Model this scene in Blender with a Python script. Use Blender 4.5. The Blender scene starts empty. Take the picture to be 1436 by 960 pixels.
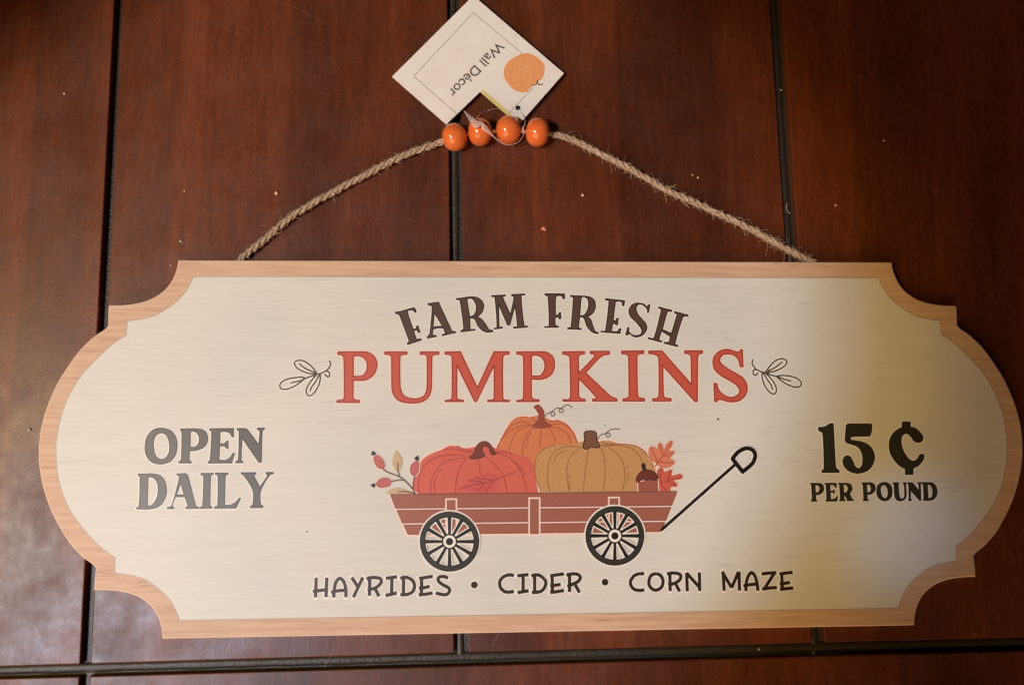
import bpy, bmesh, math, random
import numpy as np
from mathutils import Vector, Matrix, Euler
from mathutils.geometry import delaunay_2d_cdt
random.seed(7)
rng = np.random.default_rng(7)
SC = bpy.context.scene
COL = SC.collection
R = math.radians

# ------------------------------------------------------------------ camera
T = 0.005                                   # thickness of the board (its top face is z = T)
F, PW, PH = 1100.0, 1436.0, 960.0           # focal length and size of the photograph in pixels
cam = bpy.data.cameras.new('camera'); camo = bpy.data.objects.new('camera', cam); COL.objects.link(camo)
camo.location = (-0.02708, 0.00398, 0.31982 + T)
camo.rotation_euler = (0.11372, -0.04382, -0.00656)
cam.sensor_fit = 'HORIZONTAL'; cam.sensor_width = 36.0; cam.lens = 36.0 * F / PW
cam.clip_start = 0.01; cam.clip_end = 50
SC.camera = camo
SC.render.resolution_x, SC.render.resolution_y = 1024, 684
SC.view_settings.view_transform = 'Standard'; SC.view_settings.look = 'None'
SC.view_settings.exposure = 0.0; SC.view_settings.gamma = 1.0

# ------------------------------------------------------------------ light: a dim room with two lamps and added lights
w = bpy.data.worlds.new('World'); SC.world = w; w.use_nodes = True
w.node_tree.nodes['Background'].inputs[0].default_value = (1.0, 0.4, 0.2, 1)
w.node_tree.nodes['Background'].inputs[1].default_value = 0.015

def lamp(name, kind, loc, aim, power, col, **kw):
    d = bpy.data.lights.new(name, kind); d.energy = power; d.color = col
    for k, v in kw.items(): setattr(d, k, v)
    o = bpy.data.objects.new(name, d); COL.objects.link(o); o.location = loc
    o.rotation_euler = (Vector(aim) - Vector(loc)).to_track_quat('-Z', 'Y').to_euler()
    return o
CM = camo.rotation_euler.to_matrix(); CL = Vector(camo.location)
def P(u, v, z=T):
    d = CM @ Vector(((u - PW/2) / F, -(v - PH/2) / F, -1.0))
    return CL + d * ((z - CL.z) / d.z)

# two lamps close together high on the left: a warm one and a cooler one; their cones end on the right part of the sign
lamp('warm_spot', 'SPOT', (-1.04, -0.08, 1.42), P(470, 505), 38.0, (1.0, 0.697, 0.211), spot_size=R(13.0), spot_blend=0.05, shadow_soft_size=0.02)
lamp('cool_spot', 'SPOT', (-0.78, -0.34, 1.45), P(440, 505), 70.0, (0.714, 0.786, 1.0), spot_size=R(12.8), spot_blend=0.06, shadow_soft_size=0.024)
# added spot imitating a sliver of cool light on the sign's right end
lamp('cool_sliver', 'SPOT', (-0.60, -0.34, 1.45), P(1265, 745), 25.0, (0.32, 0.56, 1.0), spot_size=R(2.2), spot_blend=1.0, shadow_soft_size=0.012)
# added soft fill standing in for the room's warm ambient light
lamp('warm_fill', 'AREA', (-1.6, -3.0, 2.2), P(800, 500), 88.0, (1.0, 0.682, 0.381), size=3.0)

# ------------------------------------------------------------------ materials
def mat(name, col, rough=0.45, spec=0.5, **kw):
    m = bpy.data.materials.new(name); m.use_nodes = True
    b = m.node_tree.nodes['Principled BSDF']
    b.inputs['Base Color'].default_value = (*col, 1); b.inputs['Roughness'].default_value = rough
    b.inputs['Specular IOR Level'].default_value = spec
    for k, v in kw.items(): b.inputs[k].default_value = v
    return m
def srgb(r, g, b, k=1.0):
    f = lambda c: ((c/255 + .055)/1.055)**2.4 if c/255 > .04045 else c/255/12.92
    return (f(r)*k, f(g)*k, f(b)*k)
class NT:
    def __init__(s, m): s.t = m.node_tree; s.n = s.t.nodes; s.l = s.t.links; s.b = s.n['Principled BSDF']
    def add(s, typ, **kw):
        n = s.n.new(typ)
        for k, v in kw.items():
            if k in n.inputs: n.inputs[k].default_value = v
            else: setattr(n, k, v)
        return n
    def coords(s, scale, rot=(0,0,0), obj=True):
        tc = s.add('ShaderNodeTexCoord'); mp = s.add('ShaderNodeMapping')
        mp.inputs['Scale'].default_value = scale; mp.inputs['Rotation'].default_value = rot
        s.l.new(tc.outputs['Object' if obj else 'Generated'], mp.inputs[0]); return mp.outputs[0]
    def noise(s, vec, scale, detail=4, rough=.6, dist=0.0):
        n = s.add('ShaderNodeTexNoise'); n.inputs['Scale'].default_value = scale
        n.inputs['Detail'].default_value = detail; n.inputs['Roughness'].default_value = rough; n.inputs['Distortion'].default_value = dist
        s.l.new(vec, n.inputs['Vector']); return n.outputs['Fac']
    def ramp(s, fac, stops):
        r = s.add('ShaderNodeValToRGB'); e = r.color_ramp.elements
        while len(e) < len(stops): e.new(0.5)
        for x, (p, c) in zip(e, stops): x.position = p; x.color = (*c, 1) if len(c) == 3 else c
        s.l.new(fac, r.inputs[0]); return r.outputs[0]
    def mix(s, a, b, fac, mode='MIX'):
        m = s.add('ShaderNodeMix'); m.data_type = 'RGBA'; m.blend_type = mode
        for sock, v in ((m.inputs[0], fac), (m.inputs[6], a), (m.inputs[7], b)):
            if hasattr(v, 'is_linked') or hasattr(v, 'links'): s.l.new(v, sock)
            elif isinstance(v, tuple): sock.default_value = (*v, 1)
            else: sock.default_value = v
        return m.outputs[2]
    def bump(s, h, strength, dist):
        b = s.add('ShaderNodeBump'); b.inputs['Strength'].default_value = strength; b.inputs['Distance'].default_value = dist
        s.l.new(h, b.inputs['Height']); s.l.new(b.outputs[0], s.b.inputs['Normal'])

# dark cherry-stained table wood
def table_mat():
    m = mat('stained_table_wood', (0.05, .015, .007), 0.36, 0.5); t = NT(m)
    oi = t.add('ShaderNodeObjectInfo')
    c = t.coords((1, 1, 1))
    add = t.add('ShaderNodeVectorMath', operation='ADD'); t.l.new(c, add.inputs[0])
    sc = t.add('ShaderNodeVectorMath', operation='SCALE'); t.l.new(oi.outputs['Random'], sc.inputs['Scale']); sc.inputs[0].default_value = (3.1, 5.7, 2.3)
    t.l.new(sc.outputs[0], add.inputs[1]); v = add.outputs[0]
    def mp(scale):
        q = t.add('ShaderNodeMapping'); q.inputs['Scale'].default_value = scale; t.l.new(v, q.inputs[0]); return q.outputs[0]
    grain = t.noise(mp((1, .13, 1)), 420, 5, .65, .3)
    fleck = t.noise(mp((1, .35, 1)), 1500, 3, .7)
    cloud = t.noise(mp((1, .35, 1)), 13, 4, .55, .4)
    stave = t.noise(mp((1, .02, 1)), 26, 1, .3)
    a = t.ramp(grain, [(.25, (.092, .0195, .0055)), (.75, (.162, .0375, .0110))])
    b = t.mix(a, t.ramp(cloud, [(.3, (.62, .58, .55)), (.7, (1.3, 1.3, 1.28))]), 1.0, 'MULTIPLY')
    b = t.mix(b, t.ramp(stave, [(.42, (.8, .8, .8)), (.47, (1.08, 1.06, 1.05)), (.55, (1.08, 1.06, 1.05)), (.6, (.92, .9, .9))]), 1.0, 'MULTIPLY')
    b = t.mix(b, t.ramp(fleck, [(.35, (.8, .8, .8)), (.7, (1.2, 1.2, 1.2))]), 1.0, 'MULTIPLY')
    t.l.new(b, t.b.inputs['Base Color'])
    wear = t.noise(mp((1, 1, 1)), 60, 6, .7)
    t.l.new(t.ramp(wear, [(.3, (.33,)*3), (.7, (.5,)*3)]), t.b.inputs['Roughness'])
    h = t.mix(fleck, grain, .45)
    h = t.mix(h, t.noise(mp((1, 1, 1)), 180, 4, .6), .35)
    t.bump(h, .2, .0005)
    return m
M_TABLE = table_mat()
M_GROOVE = mat('black_groove_paint', (.036, .027, .018), .4)
t = NT(M_GROOVE); t.bump(t.noise(t.coords((1,1,1)), 600, 4, .7), .5, .0006)

def wood_print(name, lo, hi, streak, rough, ky, sw):
    m = mat(name, hi, rough, .5); t = NT(m)
    g = t.noise(t.coords((.06, 1, 1)), ky, 5, .65, .1)
    a = t.ramp(g, [(.3, lo), (.62, hi)])
    dash = t.noise(t.coords((.075, 1, 1)), 820, 4, .7, .2)
    patch = t.noise(t.coords((.45, 1.6, 1)), 34, 3, .6)
    mk = t.mix(t.ramp(dash, [(.57, (0,)*3), (.68, (1,)*3)]), t.ramp(patch, [(.46, (0,)*3), (.6, (1,)*3)]), 1.0, 'MULTIPLY')
    f = t.mix(a, streak, t.mix((0,0,0), mk, sw))
    long_ = t.noise(t.coords((.03, 1, 1)), 210, 6, .75, .5)
    f = t.mix(f, streak, t.mix((0,0,0), t.ramp(long_, [(.665, (0,)*3), (.70, (1,)*3)]), .28))
    mm = t.noise(t.coords((1,1,1)), 22, 3, .5)
    f = t.mix(f, t.ramp(mm, [(.3, (.955, .955, .965)), (.7, (1.025, 1.015, 1.0))]), 1.0, 'MULTIPLY')
    t.l.new(f, t.b.inputs['Base Color'])
    t.bump(t.noise(t.coords((1,1,1)), 1300, 2, .6), .06, .0003)
    return m
M_BORDER = wood_print('printed_light_oak', srgb(200,158,126), srgb(222,184,152), srgb(150,104,72), .54, 620, .5)
M_FACE = wood_print('printed_whitewash_wood', srgb(219,213,202), srgb(225,220,210), srgb(150,144,132), .5, 700, .24)
M_EDGE = mat('cut_board_edge', srgb(238,206,180), .5)
def ink(name, r, g, b, rough=.42): return mat(name, srgb(r, g, b), rough, .5)
def mottled(name, r, g, b, amt=.06):
    m = ink(name, r, g, b); t = NT(m); c = srgb(r, g, b)
    t.l.new(t.ramp(t.noise(t.coords((1,1,1)), 1100, 3, .6), [(.3, tuple(x*(1-amt) for x in c)), (.7, tuple(x*(1+amt) for x in c))]), t.b.inputs['Base Color'])
    return m
K_HALO = ink('pale_print_edge', 246, 238, 226)
K_HALO_R = ink('pale_pink_print_edge', 250, 216, 202)
K_BRN = mottled('brown_ink', 90, 67, 54); K_BRND = ink('dark_brown_ink', 50, 30, 22)
K_RED = mottled('brick_red_ink', 203, 90, 70); K_REDD = ink('deep_red_ink', 150, 58, 44)
K_GRN = mottled('charcoal_green_ink', 84, 80, 69); K_GRND = ink('black_green_ink', 54, 51, 42)
K_BLK = mottled('black_ink', 50, 48, 40); K_BLKD = ink('deep_black_ink', 24, 20, 17)
K_LINE = ink('olive_line_ink', 78, 66, 48)
K_ORANGE = mottled('orange_ink', 216, 126, 84); K_GOLD = mottled('golden_ink', 200, 148, 96); K_CORAL = mottled('coral_ink', 214, 102, 84)
K_RIBO = ink('rust_line_ink', 172, 78, 44); K_RIBG = ink('ochre_line_ink', 150, 92, 42); K_RIBR = ink('dark_coral_line_ink', 166, 60, 44)
K_STEMO = mottled('stem_red_ink', 158, 76, 56); K_STEMG = mottled('stem_brown_ink', 124, 84, 62); K_STEMR = mottled('stem_maroon_ink', 126, 62, 50)
K_WAG = mottled('barn_red_ink', 164, 98, 80, .05); K_WAGD = ink('barn_dark_ink', 124, 66, 52)  # plank colour and the darker red of its rim lines
K_NUT = mottled('acorn_ink', 162, 92, 74); K_CAP = mottled('acorn_cap_ink', 112, 54, 40)
K_LEAFO = mottled('orange_leaf_ink', 222, 132, 98); K_LEAFR = mottled('red_leaf_ink', 210, 98, 80); K_LEAFC = mottled('crimson_leaf_ink', 204, 92, 84)
K_TAN = mottled('tan_leaf_ink', 206, 176, 138); K_BERRY = mottled('berry_ink', 196, 104, 98); K_TWIG = ink('twig_ink', 112, 80, 62)
K_TIP = ink('leaf_tip_ink', 140, 82, 58)

# ------------------------------------------------------------------ object helpers
def link(name, me, parent=None, m=None):
    o = bpy.data.objects.new(name, me); COL.objects.link(o)
    if m: me.materials.append(m)
    if parent: o.parent = parent
    return o
def thing(name, loc, label, cat, group=None):
    o = bpy.data.objects.new(name, None); COL.objects.link(o); o.location = loc; o.empty_display_size = .02
    o['label'] = label; o['category'] = cat
    if group: o['group'] = group
    return o
# all parts keep world coordinates in their mesh: the parent's offset is taken off in fix()
def mesh(name, vs, fs, m, parent, label=None, smooth=False):
    me = bpy.data.meshes.new(name)
    off = Vector((0,0,0)); q = parent
    while q: off = off + q.location; q = q.parent
    me.from_pydata([tuple(Vector(v) - off) for v in vs], [], fs); me.update()
    if smooth: me.polygons.foreach_set('use_smooth', [True]*len(me.polygons))
    o = link(name, me, parent, m)
    if label: o['label'] = label
    return o

# ------------------------------------------------------------------ tracing helpers (flat print)
def spline(pts, closed, n=6):
    """pts: (x, y, corner). Catmull-Rom that breaks at corners."""
    N = len(pts); out = []
    rngs = N if closed else N-1
    for i in range(rngs):
        p1, p2 = pts[i], pts[(i+1) % N]
        p0 = pts[i-1] if (closed or i > 0) else p1
        p3 = pts[(i+2) % N] if (closed or i+2 < N) else p2
        if p1[2] and p2[2]: out.append((p1[0], p1[1])); continue
        a = np.array(p1[:2], float); b = np.array(p2[:2], float)
        t1 = (b - np.array(p0[:2]))/2; t2 = (np.array(p3[:2]) - a)/2
        L = np.linalg.norm(b-a)
        if p1[2]: t1 = (b-a)
        if p2[2]: t2 = (b-a)
        for tt in (0, 1):
            pass
        l1 = np.linalg.norm(t1); l2 = np.linalg.norm(t2)
        if l1 > L: t1 = t1*L/l1
        if l2 > L: t2 = t2*L/l2
        for k in range(n):
            s = k/n; h1 = 2*s**3-3*s**2+1; h2 = -2*s**3+3*s**2; h3 = s**3-2*s**2+s; h4 = s**3-s**2
            out.append(tuple(h1*a + h2*b + h3*t1 + h4*t2))
    if not closed: out.append((pts[-1][0], pts[-1][1]))
    return out
CROP = dict(FA=(540,400,6.527), FR=(750,400,6.527), P1=(380,480,5.983), P2=(600,480,5.983), P3=(820,480,4.4875), PS=(960,480,9.6),
    OD=(180,590,6.527), CC=(1120,580,6.838), Q1=(1130,665,14.36), Q2=(1220,665,14.36), H1=(435,795,13.05), H2=(535,795,13.05),
    CI=(690,795,11.046), CO=(875,790,11.967), MZ=(1000,790,11.967), LL=(385,495,14.77), LR=(1045,490,13.71), W1=(530,670,6.527),
    W2=(740,670,6.527), SH=(900,610,6.856), K1=(510,560,6.243), K2=(680,560,5.129), B1=(510,620,12.0), AC=(880,610,10.66),
    LF=(640,655,11.967), TP=(720,560,8.975), TG=(540,0,4.365), TW=(615,40,9.14), TO=(695,60,8.724), BD=(600,140,6.527), PX=(0,0,1.0),
    E2=(1200,350,6.0), E5=(956,300,2.9917))
def parse(crop, s):
    ox, oy, k = CROP[crop]; out = []
    for tok in s.split():
        c = tok.endswith('*'); x, y = tok.rstrip('*').split(',')
        out.append((ox + float(x)/k, oy + float(y)/k, c))
    return out
def to_plane(pts, z):                      # photograph pixels -> millimetres on the plane of that height
    return [((q.x*1000), (q.y*1000)) for q in (P(u, v, z) for u, v in pts)]
def loops_of(crop, s, z=T, n=6):
    return [to_plane(spline(parse(crop, l), True, n), z) for l in s.split('|')]
def area(l):
    a = np.array(l); return 0.5*float(np.sum(a[:,0]*np.roll(a[:,1],-1) - np.roll(a[:,0],-1)*a[:,1]))
def inside(pt, loops):
    c = False; x, y = pt
    for l in loops:
        a = np.array(l); b = np.roll(a, -1, 0)
        k = (a[:,1] > y) != (b[:,1] > y)
        xi = a[k,0] + (y - a[k,1])*(b[k,0]-a[k,0])/(b[k,1]-a[k,1])
        if np.count_nonzero(xi > x) % 2: c = not c
    return c
def fill(loops):
    vs, es = [], []
    for l in loops:
        n0 = len(vs); vs += [Vector(p) for p in l]; es += [(n0+i, n0+(i+1) % len(l)) for i in range(len(l))]
    v, e, f, *_ = delaunay_2d_cdt(vs, es, [], 0, 1e-5)
    keep = [tuple(t) for t in f if inside((sum(v[i].x for i in t)/len(t), sum(v[i].y for i in t)/len(t)), loops)]
    return [(p.x, p.y) for p in v], keep
def ribbon_faces(poly, w, closed=False, cap=True, nd=8):
    fs = []; N = len(poly); wf = w if callable(w) else (lambda s: w)
    for i in range(N if closed else N-1):
        a = np.array(poly[i]); b = np.array(poly[(i+1) % N]); d = b-a; L = np.linalg.norm(d)
        if L < 1e-6: continue
        n = np.array((-d[1], d[0]))/L; wa = wf(i/max(1,N-1))/2; wb = wf((i+1)/max(1,N-1))/2
        fs.append([tuple(a-n*wa), tuple(b-n*wb), tuple(b+n*wb), tuple(a+n*wa)])
    for i in range(N):
        if not closed and i in (0, N-1) and not cap: continue
        if 0 < i < N-1 or closed:
            a = np.array(poly[i-1]); b = np.array(poly[i]); c = np.array(poly[(i+1) % N])
            d1 = b-a; d2 = c-b; cr = abs(d1[0]*d2[1]-d1[1]*d2[0])/(np.linalg.norm(d1)*np.linalg.norm(d2)+1e-12)
            if cr < .12 and np.dot(d1, d2) > 0: continue
        r = wf(i/max(1,N-1))/2; x, y = poly[i]; ph = random.random()
        fs.append([(x+r*math.cos(ph+2*math.pi*k/nd), y+r*math.sin(ph+2*math.pi*k/nd)) for k in range(nd)])
    return fs
def union(faces):
    vs, fs = [], []
    for f in faces: fs.append(list(range(len(vs), len(vs)+len(f)))); vs += [Vector(p) for p in f]
    ed = [(q[i], q[(i+1) % len(q)]) for q in fs for i in range(len(q))]
    v, e, f, ov, oe, of = delaunay_2d_cdt(vs, ed, [], 0, 1e-4)
    V = np.array([(p.x, p.y) for p in v]); T3 = np.array([tuple(t) for t in f]); C = V[T3].mean(1)
    ok = np.zeros(len(C), bool)
    for q in faces:                             # every input face is convex
        a = np.array(q); 
        if area(q) < 0: a = a[::-1]
        b = np.roll(a, -1, 0); lo = a.min(0); hi = a.max(0)
        k = np.nonzero(~ok & (C[:,0] >= lo[0]) & (C[:,0] <= hi[0]) & (C[:,1] >= lo[1]) & (C[:,1] <= hi[1]))[0]
        if len(k) == 0: continue
        D = (b[None,:,0]-a[None,:,0])*(C[k,1][:,None]-a[None,:,1]) - (b[None,:,1]-a[None,:,1])*(C[k,0][:,None]-a[None,:,0])
        ok[k[(D >= -1e-6).all(1)]] = True
    return [tuple(p) for p in V], [tuple(int(i) for i in t) for t, o in zip(T3, ok) if o]
def flat(name, parts, h, m, parent, label=None, z=T):
    """parts: list of (verts, tris) in mm; one mesh lying h millimetres over the plane z"""
    vs, fs = [], []
    for v, f in parts:
        n0 = len(vs); vs += [(x/1000, y/1000, z + h/1000) for x, y in v]
        for t in f:
            a = [v[i] for i in t]
            if area(a) < 0: t = t[::-1]
            fs.append(tuple(n0+i for i in t))
    return mesh(name, vs, fs, m, parent, label)
PXMM = 0.2915
def strokes(crop, lst, w, n=5, z=T, caps=True):
    """lst: strings of open polylines, w: width in photograph pixels"""
    fs = []
    for s in lst:
        fs += ribbon_faces(to_plane(spline(parse(crop, s), False, n), z), w*PXMM, cap=caps)
    return union(fs)
def outline(loops, w):
    fs = []
    for l in loops:
        L = [l[0]]
        for p in l[1:]:
            if math.dist(p, L[-1]) > .12: L.append(p)
        fs += ribbon_faces(L, w*PXMM, closed=True)
    return union(fs)
def circle(u, v, r, z=T, n=40, ry=None):
    ry = ry or r
    return to_plane([(u + r*math.cos(2*math.pi*k/n), v + ry*math.sin(2*math.pi*k/n)) for k in range(n)], z)

# ------------------------------------------------------------------ the table: planks with black grooves
table = thing('plank_table', (0, 0, -.03), 'dark cherry-brown plank tabletop with black grooves, under the wooden sign', 'table')
GD = -0.0032
def plank(corners_px, label=None, extra=()):
    """corners given as px on the tabletop, counter-clockwise as seen from above"""
    c = [P(u, v, 0) for u, v in corners_px]
    bm = bmesh.new()
    top = [bm.verts.new((p.x, p.y, 0)) for p in c]; bot = [bm.verts.new((p.x, p.y, -.022)) for p in c]
    n = len(c)
    bm.faces.new(top); bm.faces.new(bot[::-1])
    for i in range(n): bm.faces.new((top[i], bot[i], bot[(i+1) % n], top[(i+1) % n]))
    bmesh.ops.recalc_face_normals(bm, faces=bm.faces)
    bm.edges.ensure_lookup_table()
    te = [e for e in bm.edges if all(abs(v.co.z) < 1e-9 for v in e.verts)]
    bmesh.ops.bevel(bm, geom=te, offset=.0006, segments=3, profile=.6, affect='EDGES')
    me = bpy.data.meshes.new('plank'); bmesh.ops.translate(bm, verts=bm.verts, vec=(0, 0, .03)); bm.to_mesh(me); bm.free()
    o = link('plank', me, table, M_TABLE); me.polygons.foreach_set('use_smooth', [False]*len(me.polygons))
    if label: o['label'] = label
    return o
# groove edges (left edge, right edge) at two photograph rows; x as a function of y
def gx(x0, y0, x1, y1): return lambda y: x0 + (x1-x0)*(y-y0)/(y1-y0)
g1l, g1r = gx(160.5, 0, 112.2, 935), gx(171, 0, 126, 935)
g2l, g2r = gx(629.5, 180, 637.2, 905), gx(646.5, 180, 656.0, 905)
g3l, g3r = gx(1079.5, 0, 1138.5, 890), gx(1096.5, 0, 1155.5, 890)
ht = lambda x: 934.5 - .0314*x + .0000018*x*x           # upper edge of the cross groove
hb = lambda x: 951.0 - .0275*x                          # lower edge
TOP, BOT, LFT, RGT = -420, 1500, -520, 1960
plank([(LFT, ht(LFT)), (g1l(ht(115)), ht(115)), (g1l(TOP), TOP), (LFT, TOP)])
plank([(g1r(ht(120)), ht(120)), (g2l(ht(637)), ht(637)), (g2l(TOP), TOP), (g1r(TOP), TOP)])
plank([(g2r(ht(656)), ht(656)), (g3l(ht(1138)), ht(1138)), (g3l(TOP), TOP), (g2r(TOP), TOP)])
plank([(g3r(ht(1155)), ht(1155)), (RGT, ht(RGT)), (RGT, TOP), (g3r(TOP), TOP)])
plank([(LFT, BOT), (g1l(BOT), BOT), (g1l(hb(113)), hb(113)), (LFT, hb(LFT))])
plank([(g1r(BOT), BOT), (RGT, BOT), (RGT, hb(RGT)), (g1r(hb(125)), hb(125))])
c = [P(LFT+30, BOT-30, 0), P(RGT-30, BOT-30, 0), P(RGT-30, TOP+30, 0), P(LFT+30, TOP+30, 0)]
mesh('groove_floor', [(p.x, p.y, z) for z in (GD, -.02) for p in c], [(0,1,2,3), (7,6,5,4), (0,4,5,1), (1,5,6,2), (2,6,7,3), (3,7,4,0)], M_GROOVE, table)
# rounded black paint bead along one side of each groove
def bead_strip(pts, r, name='groove_moulding'):
    vs, fs = [], []; K = 9
    for i, p in enumerate(pts):
        a = pts[max(0, i-1)]; b = pts[min(len(pts)-1, i+1)]; d = (b-a).normalized(); s = Vector((d.y, -d.x, 0))
        rr = r*(1 + .06*math.sin(i*1.7) + .05*math.sin(i*.6+2))
        for k in range(K):
            an = math.pi*k/(K-1); vs.append(p + s*math.cos(an)*rr + Vector((0,0,1))*(math.sin(an)*rr*.55 + GD + .0001))
    for i in range(len(pts)-1):
        for k in range(K-1): fs.append((i*K+k, (i+1)*K+k, (i+1)*K+k+1, i*K+k+1))
    return mesh(name, vs, fs, M_GROOVE, table, smooth=True)
def along(fx, y0, y1, n=60): return [Vector((P(fx(y0+(y1-y0)*k/n), y0+(y1-y0)*k/n, 0).x, P(fx(y0+(y1-y0)*k/n), y0+(y1-y0)*k/n, 0).y, 0)) for k in range(n+1)]
for l, r in ((g2l, g2r), (g3l, g3r)):
    bead_strip(along(lambda y: (l(y)+r(y))/2 - 1.5, -60, 925), .0016)
N = 90
bead_strip([Vector((P(x, (ht(x)+hb(x))/2-1, 0).x, P(x, (ht(x)+hb(x))/2-1, 0).y, 0)) for x in [-80 + 1640*k/N for k in range(N+1)]], .0019)

# scratches and dents in the varnish, each a thin sliver of worn wood
M_SCR = mat('worn_varnish', srgb(136, 100, 80), .5)
fs = []
for s, wd in (("385,0 420,14 456,35", .35), ("0,805 25,840 62,893", .9), ("30,815 38,832", .9), ("-5,800 4,812", .7), ("70,832 92,836", .7),
              ("50,820 60,842 56,870", .5), ("40,525 75,535 95,543", .6), ("455,935 470,905", .6), ("690,905 700,886", .5), ("520,905 540,880", .4),
              ("45,755 75,735", .6), ("240,912 275,905", .4), ("330,921 372,890", .4), ("300,925 335,900", .35), ("130,905 150,896", .5), ("20,895 50,880", .4)):
    fs.append(strokes('PX', [s], wd, 4, 0.0))
flat('scratches', fs, .03, M_SCR, table, 'fine pale scratches in the varnish', z=0.0)['kind'] = 'stuff'

# ------------------------------------------------------------------ the sign
sign = thing('wall_sign', (0, 0, 0), 'scalloped wooden harvest sign with whitewashed face, oak border and beaded jute cord', 'sign')
def quadrant(crop_pts, xe):
    q = [P(u, v) for u, v in spline(crop_pts, False, 5)]
    q = [(p.x*1000, p.y*1000) for p in q]
    return q
def px(crop, s): return parse(crop, s)
outer = px('E2', "305,105* 315,165 345,245 400,330 480,395 570,437 670,460 760,468 848,470* 853,530 856,632* 880,660 960,715 1060,810") + \
        px('E5', "1295,600 1350,685 1395,785 1422,880") + px('PX', "1434,620")
inner = px('E2', "188,238* 210,285 250,355 310,425 390,490 480,545 560,573 640,588 706,597* 720,712* 800,765") + \
        px('E5', "1175,570 1255,655 1310,742 1345,835 1362,925") + px('PX', "1412,617")
def sym(pts, xm):
    q = quadrant(pts, xm)
    q = [p for p in q if p[1] > .8]                 # keep the upper right quadrant, then mirror it
    q[0] = (q[0][0], q[0][1])
    end = [(xm, 0.0)]
    right = q + end + [(x, -y) for x, y in q[::-1]]
    return right + [(-x, y) for x, y in right[::-1]]
OUT = sym(outer, 200.0); INN = sym(inner, 193.3)
def remesh_loop(l, d):
    o = [l[0]]
    for p in l[1:]:
        if math.dist(p, o[-1]) > d: o.append(p)
    return o
OUT = remesh_loop(OUT, .3)
v2, f2 = fill([OUT])
bm = bmesh.new()
lo = [bm.verts.new((x/1000, y/1000, 0)) for x, y in OUT]
hi = [bm.verts.new((x/1000, y/1000, T)) for x, y in OUT]
n = len(OUT)
for i in range(n): bm.faces.new((lo[i], hi[i], hi[(i+1) % n], lo[(i+1) % n])).material_index = 1
bmesh.ops.triangle_fill(bm, edges=[e for e in bm.edges if all(v.co.z > T/2 for v in e.verts)], use_beauty=True)
bmesh.ops.triangle_fill(bm, edges=[e for e in bm.edges if all(v.co.z < T/2 for v in e.verts)], use_beauty=True)
bmesh.ops.recalc_face_normals(bm, faces=bm.faces)
te = [e for e in bm.edges if all(v.co.z > T/2 for v in e.verts) and len({round(f.normal.z, 2) for f in e.link_faces}) > 1]
bmesh.ops.bevel(bm, geom=te, offset=.00045, segments=2, profile=.5, affect='EDGES', material=1)
me = bpy.data.meshes.new('board'); bm.to_mesh(me); bm.free()
board = link('board', me, sign); me.materials.append(M_BORDER); me.materials.append(M_EDGE)
board['label'] = 'pale oak board with scalloped corners and rounded ends'
# printed face panel on the board, with the thin grey line round it
flat('face_panel', [fill([INN])], .03, M_FACE, sign, 'whitewashed woodgrain face with a thin grey outline')
M_GLINE = mat('grey_border_line', srgb(176, 158, 142), .45)
flat('panel_outline', [outline([INN], 1.1)], .045, M_GLINE, sign)

def glyph(crop, s, n=6): return loops_of(crop, s, T, n)
def word(label, glyphs, fillm, edgem, halo=K_HALO, hw=3.9, ew=1.5):
    """glyphs: list of loop lists (or stroke meshes); a pale printed edge with the letters on it"""
    base = None; hs = []
    for g in glyphs:
        if isinstance(g, tuple):
            hs.append(g[1])
        else: hs.append(outline(g, hw))
    # neighbouring letters may touch: each pale edge keeps its own tiny height
    base = flat('lettering', hs[:1], .06, halo, sign, label)
    rest = []
    vs = [v.co.copy() for v in base.data.vertices]; fs = [tuple(p.vertices) for p in base.data.polygons]
    for k, (v, f) in enumerate(hs[1:]):
        n0 = len(vs); h = .06 + .012*((k+1) % 2)
        vs += [Vector((x/1000, y/1000, T + h/1000)) for x, y in v]
        for t in f:
            if area([v[i] for i in t]) < 0: t = t[::-1]
            fs.append(tuple(n0+i for i in t))
    me = bpy.data.meshes.new('lettering'); me.from_pydata(vs, [], fs); me.materials.append(halo); base.data = me
    for k, g in enumerate(glyphs):
        h = .09 + .012*(k % 2)
        if isinstance(g, tuple):
            flat('letter', [g[0]], h, fillm, base)
        else:
            L = flat('letter', [fill(g)], h, fillm, base)
            v, f = outline(g, ew)                    # the darker rim of the same letter
            me = L.data; vs = [x.co.copy() for x in me.vertices]; fs = [tuple(p.vertices) for p in me.polygons]; nf = len(fs); n0 = len(vs)
            vs += [Vector((x/1000, y/1000, T + (h+.03)/1000)) for x, y in v]
            for t in f:
                if area([v[i] for i in t]) < 0: t = t[::-1]
                fs.append(tuple(n0+i for i in t))
            m2 = bpy.data.meshes.new('letter'); m2.from_pydata(vs, [], fs); m2.materials.append(fillm); m2.materials.append(edgem)
            m2.polygons.foreach_set('material_index', [0]*nf + [1]*(len(fs)-nf)); L.data = m2
    return base
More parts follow.
